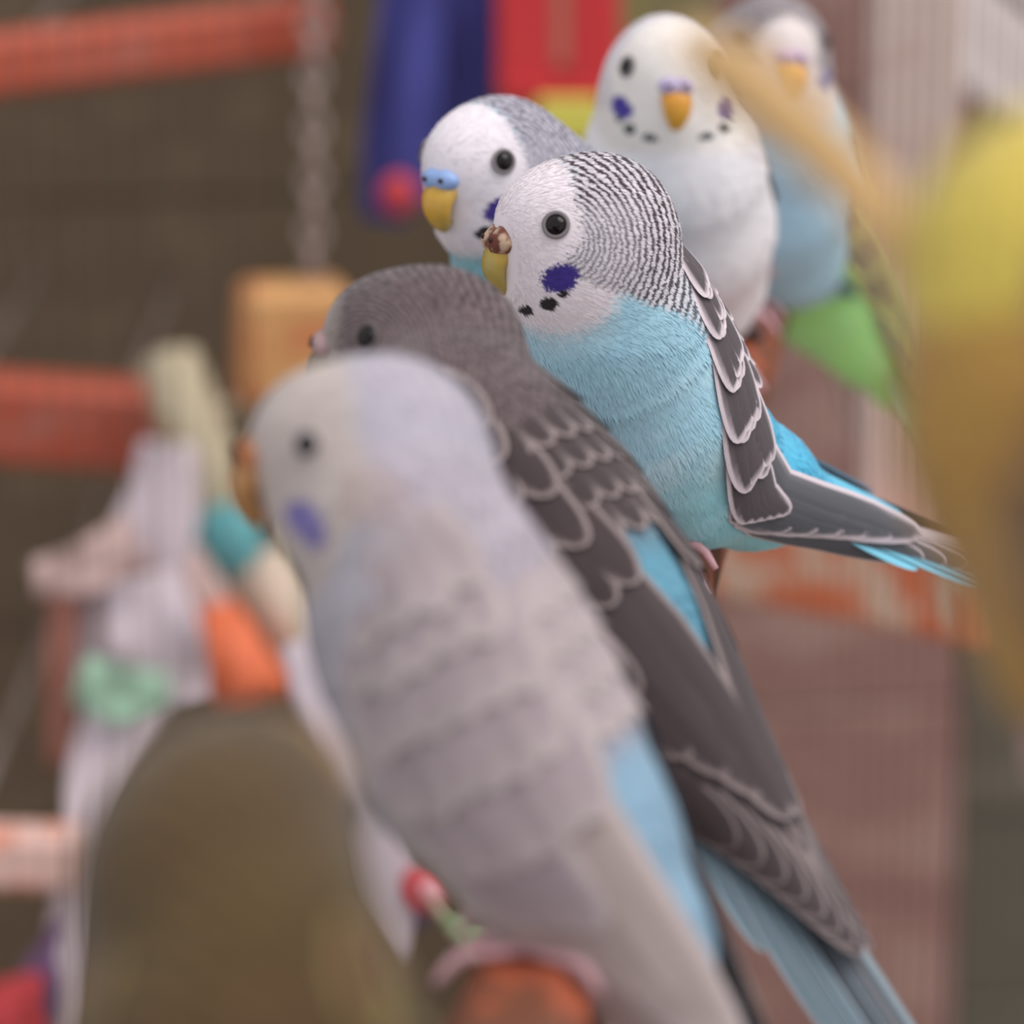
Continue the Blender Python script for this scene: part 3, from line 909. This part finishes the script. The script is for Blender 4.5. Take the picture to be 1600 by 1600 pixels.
# 1: pale lavender bird, back to the camera
bird('pale lavender-grey budgie with faint bars, its blue rump toward the viewer', G,
     H=P(578, 672, 45.5), O=P(765, 1105, 45), foot=perch_pt(45.2), trunk_dir=(20, 60), head_dir=(-4, -6), wing_top=[48, 36, 38, 42, 38, 28], tail_lift=2, plump=.89,
     detail=1, fluff=9000, fluff_w=.07, cap_front=.15, amp=.5, bar_size=1.2, edge_w=1.5, seed=3.0, bars_to=-1,
     colors=colors(breast=(174, 168, 176), belly=(174, 160, 156), patch=(180, 172, 180), back=(172, 160, 168), rump=(134, 166, 188),
                   face=(186, 172, 166), bar_light=(184, 174, 188), bar_dark=(156, 147, 160), wing_dark=(166, 150, 155), wing_edge=(186, 171, 170),
                   wing_flight=(174, 157, 154), tail_mid=(150, 160, 176), tail_edge=(176, 172, 178), tail_shaft=(150, 150, 160), tail_side=(156, 176, 192)),
     spots=[(.88, -.70, .24, .22, -.3, tuple(lin(98, 88, 160)), .5, .9), (.05, -.32, .42, .3, 0, tuple(lin(170, 148, 146)), .9, .55)],
     mat_beak=beak_mat('beak_tan', lin(190, 140, 90), lin(170, 120, 70)), mat_cere=plain('cere_rust', lin(176, 112, 72), .7), crust=.4, mat_ring=RINGP)

# 2: dark grey-brown bird
bird('dark grey-brown barred budgie with scalloped wings behind the lavender one', G,
     H=P(662, 513, 54.3), O=P(838, 858, 53), foot=perch_pt(53.2), trunk_dir=(38, 44), head_dir=(0, -5), wing_top=[40, 30, 20, 12, 1, -8], tail_lift=-3, plump=.97,
     detail=2, fluff=22000, fluff_w=.05, cap_front=1.2, bars_to=-.4, bar_size=.8, amp=.95, seed=8.0, edge_w=.78,
     colors=colors(breast=(108, 92, 94), belly=(112, 132, 142), patch=(116, 104, 106), back=(112, 96, 96), rump=(96, 150, 172),
                   face=(150, 138, 132), bar_light=(116, 99, 101), bar_dark=(66, 53, 56), wing_dark=(66, 52, 53), wing_edge=(150, 134, 132),
                   wing_flight=(74, 62, 64), tail_mid=(72, 78, 86), tail_edge=(140, 152, 160), tail_shaft=(140, 136, 140), tail_side=(100, 120, 132)),
     spots=[], mat_beak=beak_mat('beak_grey', lin(140, 120, 100), lin(120, 110, 90)), mat_cere=plain('cere_pink', lin(170, 140, 140), .6), mat_ring=RINGD)

# 3: the sky-blue bird in focus
bird('sky-blue budgie with white face, crusty brown cere and black-and-white barred nape', G,
     H=P(912, 332, 59.0), O=P(984, 580, 61.0), foot=perch_pt(61), trunk_dir=(-58, 50, -27), head_dir=(-19, -9), cere_s=1.12, wing_low=[18, 42, 66, 94, 112, 114, 104, 84], wing_top=[20, 32, 56, 66, 62, 34], wing_len=1.14, tail_len=.93, tail_lift=30, tail_yaw=12, plump=1.0,
     detail=2, fluff=60000, fluff_w=.032, seed=1.0, crust=1.0,
     colors=colors(breast=(168, 210, 227), belly=(160, 220, 229), patch=(200, 222, 230), back=(150, 200, 222), rump=(84, 186, 222),
                   face=(236, 224, 228), bar_light=(214, 206, 212), bar_dark=(72, 56, 62), wing_dark=(84, 74, 78), wing_edge=(222, 206, 212),
                   wing_flight=(92, 92, 98), tail_mid=(110, 110, 104), tail_edge=(130, 200, 222), tail_shaft=(90, 110, 120), tail_side=(120, 196, 220)),
     spots=spots_std(), mat_beak=beak_mat('beak_olive', lin(168, 150, 84), lin(196, 158, 60)),
     mat_cere=(lambda n: n.done(n.mix(n.step(n.noise(n.obj(), 420, 3), .45, .62), tuple(lin(112, 62, 50)), tuple(lin(196, 166, 142))), .7))(NT('cere_crust')))

# 4: grey-headed bird with the blue cere
bird('white-faced budgie with pale blue cere and grey barred head behind the sky-blue one', G,
     H=P(768, 236, 64.6), O=P(905, 452, 66.8), foot=perch_pt(67), trunk_dir=(-50, 50), tail_yaw=-32, head_dir=(-52, -8),
     detail=1, fluff=16000, fluff_w=.05, seed=5.0, cap_front=.36,
     colors=colors(breast=(136, 192, 208), belly=(140, 200, 214), patch=(146, 196, 210), back=(130, 170, 190), rump=(90, 170, 200),
                   face=(230, 220, 226), bar_light=(186, 180, 192), bar_dark=(80, 74, 88), wing_dark=(84, 76, 84), wing_edge=(200, 190, 198),
                   wing_flight=(92, 92, 98), tail_mid=(90, 110, 120), tail_edge=(120, 170, 190), tail_shaft=(90, 100, 110), tail_side=(110, 170, 190)),
     spots=spots_std(), mat_beak=beak_mat('beak_gold', lin(176, 150, 84), lin(206, 158, 60)), mat_cere=plain('cere_blue', lin(140, 166, 214), .4, .5))

# 5: white bird facing the camera
bird('white budgie with orange-yellow beak and violet cheek patches facing forward', G,
     H=P(1040, 98, 70.6), O=P(1062, 318, 72.6), foot=perch_pt(73), trunk_dir=(-76, 56), tail_lift=25, tail_len=.55, wing_len=.8, head_dir=(-97, -6), wing_low=[40, 55, 62, 66, 66, 62, 56, 50], wing_top=[24, 22, 22, 20, 14, 4],
     detail=1, fluff=16000, fluff_w=.05, seed=6.0, cap_front=.30, amp=.55, plump=.98, hs=.93,
     colors=colors(breast=(244, 238, 241), belly=(246, 230, 230), patch=(246, 242, 243), back=(226, 214, 226), rump=(220, 214, 226),
                   face=(242, 234, 228), bar_light=(224, 214, 224), bar_dark=(140, 132, 146), wing_dark=(200, 190, 200), wing_edge=(232, 226, 232),
                   wing_flight=(196, 190, 196), tail_mid=(200, 200, 210), tail_edge=(220, 220, 226), tail_shaft=(190, 190, 200), tail_side=(214, 214, 224)),
     spots=spots_std(1.0, tuple(lin(70, 56, 150)), tuple(lin(70, 76, 80))), mat_beak=beak_mat('beak_orange', lin(214, 146, 50), lin(230, 168, 60)),
     mat_cere=plain('cere_lavender', lin(186, 172, 206), .5))

# 6: grey-headed pale-blue bird facing the camera
bird('blue-breasted budgie with dark grey crown beside the white one', G,
     H=P(1212, 62, 77.0), O=P(1196, 262, 79.0), foot=perch_pt(79.2), trunk_dir=(-70, 58), tail_lift=30, tail_len=.45, wing_len=.75, head_dir=(-98, -4), wing_low=[50, 66, 74, 78, 78, 74, 66, 54], wing_top=[24, 22, 22, 20, 14, 4],
     detail=0, fluff=7000, fluff_w=.07, seed=9.0, cap_front=1.1,
     colors=colors(breast=(176, 210, 230), belly=(184, 218, 232), patch=(180, 210, 226), back=(160, 160, 170), rump=(150, 190, 210),
                   face=(226, 212, 208), bar_light=(164, 152, 154), bar_dark=(96, 86, 90), wing_dark=(90, 84, 84), wing_edge=(176, 168, 160),
                   wing_flight=(96, 94, 96), tail_mid=(96, 120, 140), tail_edge=(150, 180, 196), tail_shaft=(100, 110, 120), tail_side=(150, 190, 210)),
     spots=spots_std(1.0, tuple(lin(92, 86, 150)), BLACK, 0), mat_beak=beak_mat('beak_amber', lin(214, 150, 60), lin(226, 168, 66)),
     mat_cere=plain('cere_mauve', lin(190, 164, 190), .5))

# 7: green bird behind them, tail to the camera
bird('bright green budgie mostly hidden, its long pale green tail hanging over the ledge', G,
     H=P(1172, 140, 86.0), O=P(1238, 345, 85.5), foot=perch_pt(85.6), trunk_dir=(-8, 60), head_dir=(-5, -5), tail_lift=0, tail_len=.6, wing_len=.8, wing_low=[50, 60, 66, 70, 70, 66, 60, 50],
     detail=0, fluff=7000, fluff_w=.07, seed=12.0,
     colors=colors(breast=(176, 240, 130), belly=(186, 240, 150), patch=(180, 244, 126), back=(150, 150, 90), rump=(136, 206, 104),
                   face=(226, 214, 96), bar_light=(206, 200, 110), bar_dark=(90, 86, 70), wing_dark=(104, 100, 84), wing_edge=(206, 204, 120),
                   wing_flight=(120, 132, 104), tail_mid=(160, 196, 172), tail_edge=(196, 218, 190), tail_shaft=(170, 190, 150), tail_side=(172, 212, 168)),
     spots=[], mat_beak=beak_mat('beak_horn', lin(190, 160, 90), lin(200, 170, 90)), mat_cere=plain('cere_tan', lin(190, 160, 150), .5))

# 0: olive bird nearest the lens
bird('olive-brown and green budgie at the near end of the row', G,
     H=P(352, 1290, 34.6), O=P(372, 1860, 34.0), foot=perch_pt(34.5), trunk_dir=(96, 72), head_dir=(118, -4),
     detail=0, fluff=7000, fluff_w=.07, seed=15.0, hs=1.12, plump=.9, cap_front=.62, bars_to=-1.5,
     colors=colors(breast=(140, 126, 66), belly=(150, 150, 70), patch=(120, 116, 50), back=(100, 70, 42), rump=(150, 160, 80),
                   face=(150, 112, 60), bar_light=(94, 72, 44), bar_dark=(72, 56, 36), wing_dark=(98, 66, 42), wing_edge=(140, 120, 76),
                   wing_flight=(110, 90, 60), tail_mid=(110, 110, 70), tail_edge=(140, 140, 90), tail_shaft=(110, 110, 70), tail_side=(120, 120, 70)),
     spots=[(-.45, -.95, .5, .36, 0, tuple(lin(140, 146, 40)), .6, .8)], mat_beak=beak_mat('beak_brown', lin(150, 110, 70), lin(150, 110, 60)), mat_cere=plain('cere_brown', lin(150, 110, 80), .6))

# yellow bird on its own perch, very near the lens
bird('yellow budgie with brown wings on the golden brown perch', None,
     hs=.82, H=P(1690, 385, 31.0), O=P(1830, 800, 31.2), foot=P(1830, 1105, 31.4), trunk_dir=(14, 62), head_dir=(160, -4),
     detail=0, fluff=7000, fluff_w=.07, seed=18.0, cap_front=1.2, amp=1.0, foot_dir=np.array([0, 1.0, 0]),
     colors=colors(breast=(166, 124, 66), belly=(176, 134, 50), patch=(180, 140, 60), back=(150, 116, 80), rump=(180, 160, 70),
                   face=(226, 204, 92), bar_light=(226, 204, 96), bar_dark=(206, 182, 84), wing_dark=(112, 82, 62), wing_edge=(166, 136, 92),
                   wing_flight=(128, 98, 72), tail_mid=(130, 110, 60), tail_edge=(170, 150, 80), tail_shaft=(130, 110, 60), tail_side=(170, 150, 70)),
     spots=[], mat_beak=beak_mat('beak_wax', lin(200, 160, 80), lin(200, 160, 70)), mat_cere=plain('cere_beige', lin(200, 170, 140), .6))
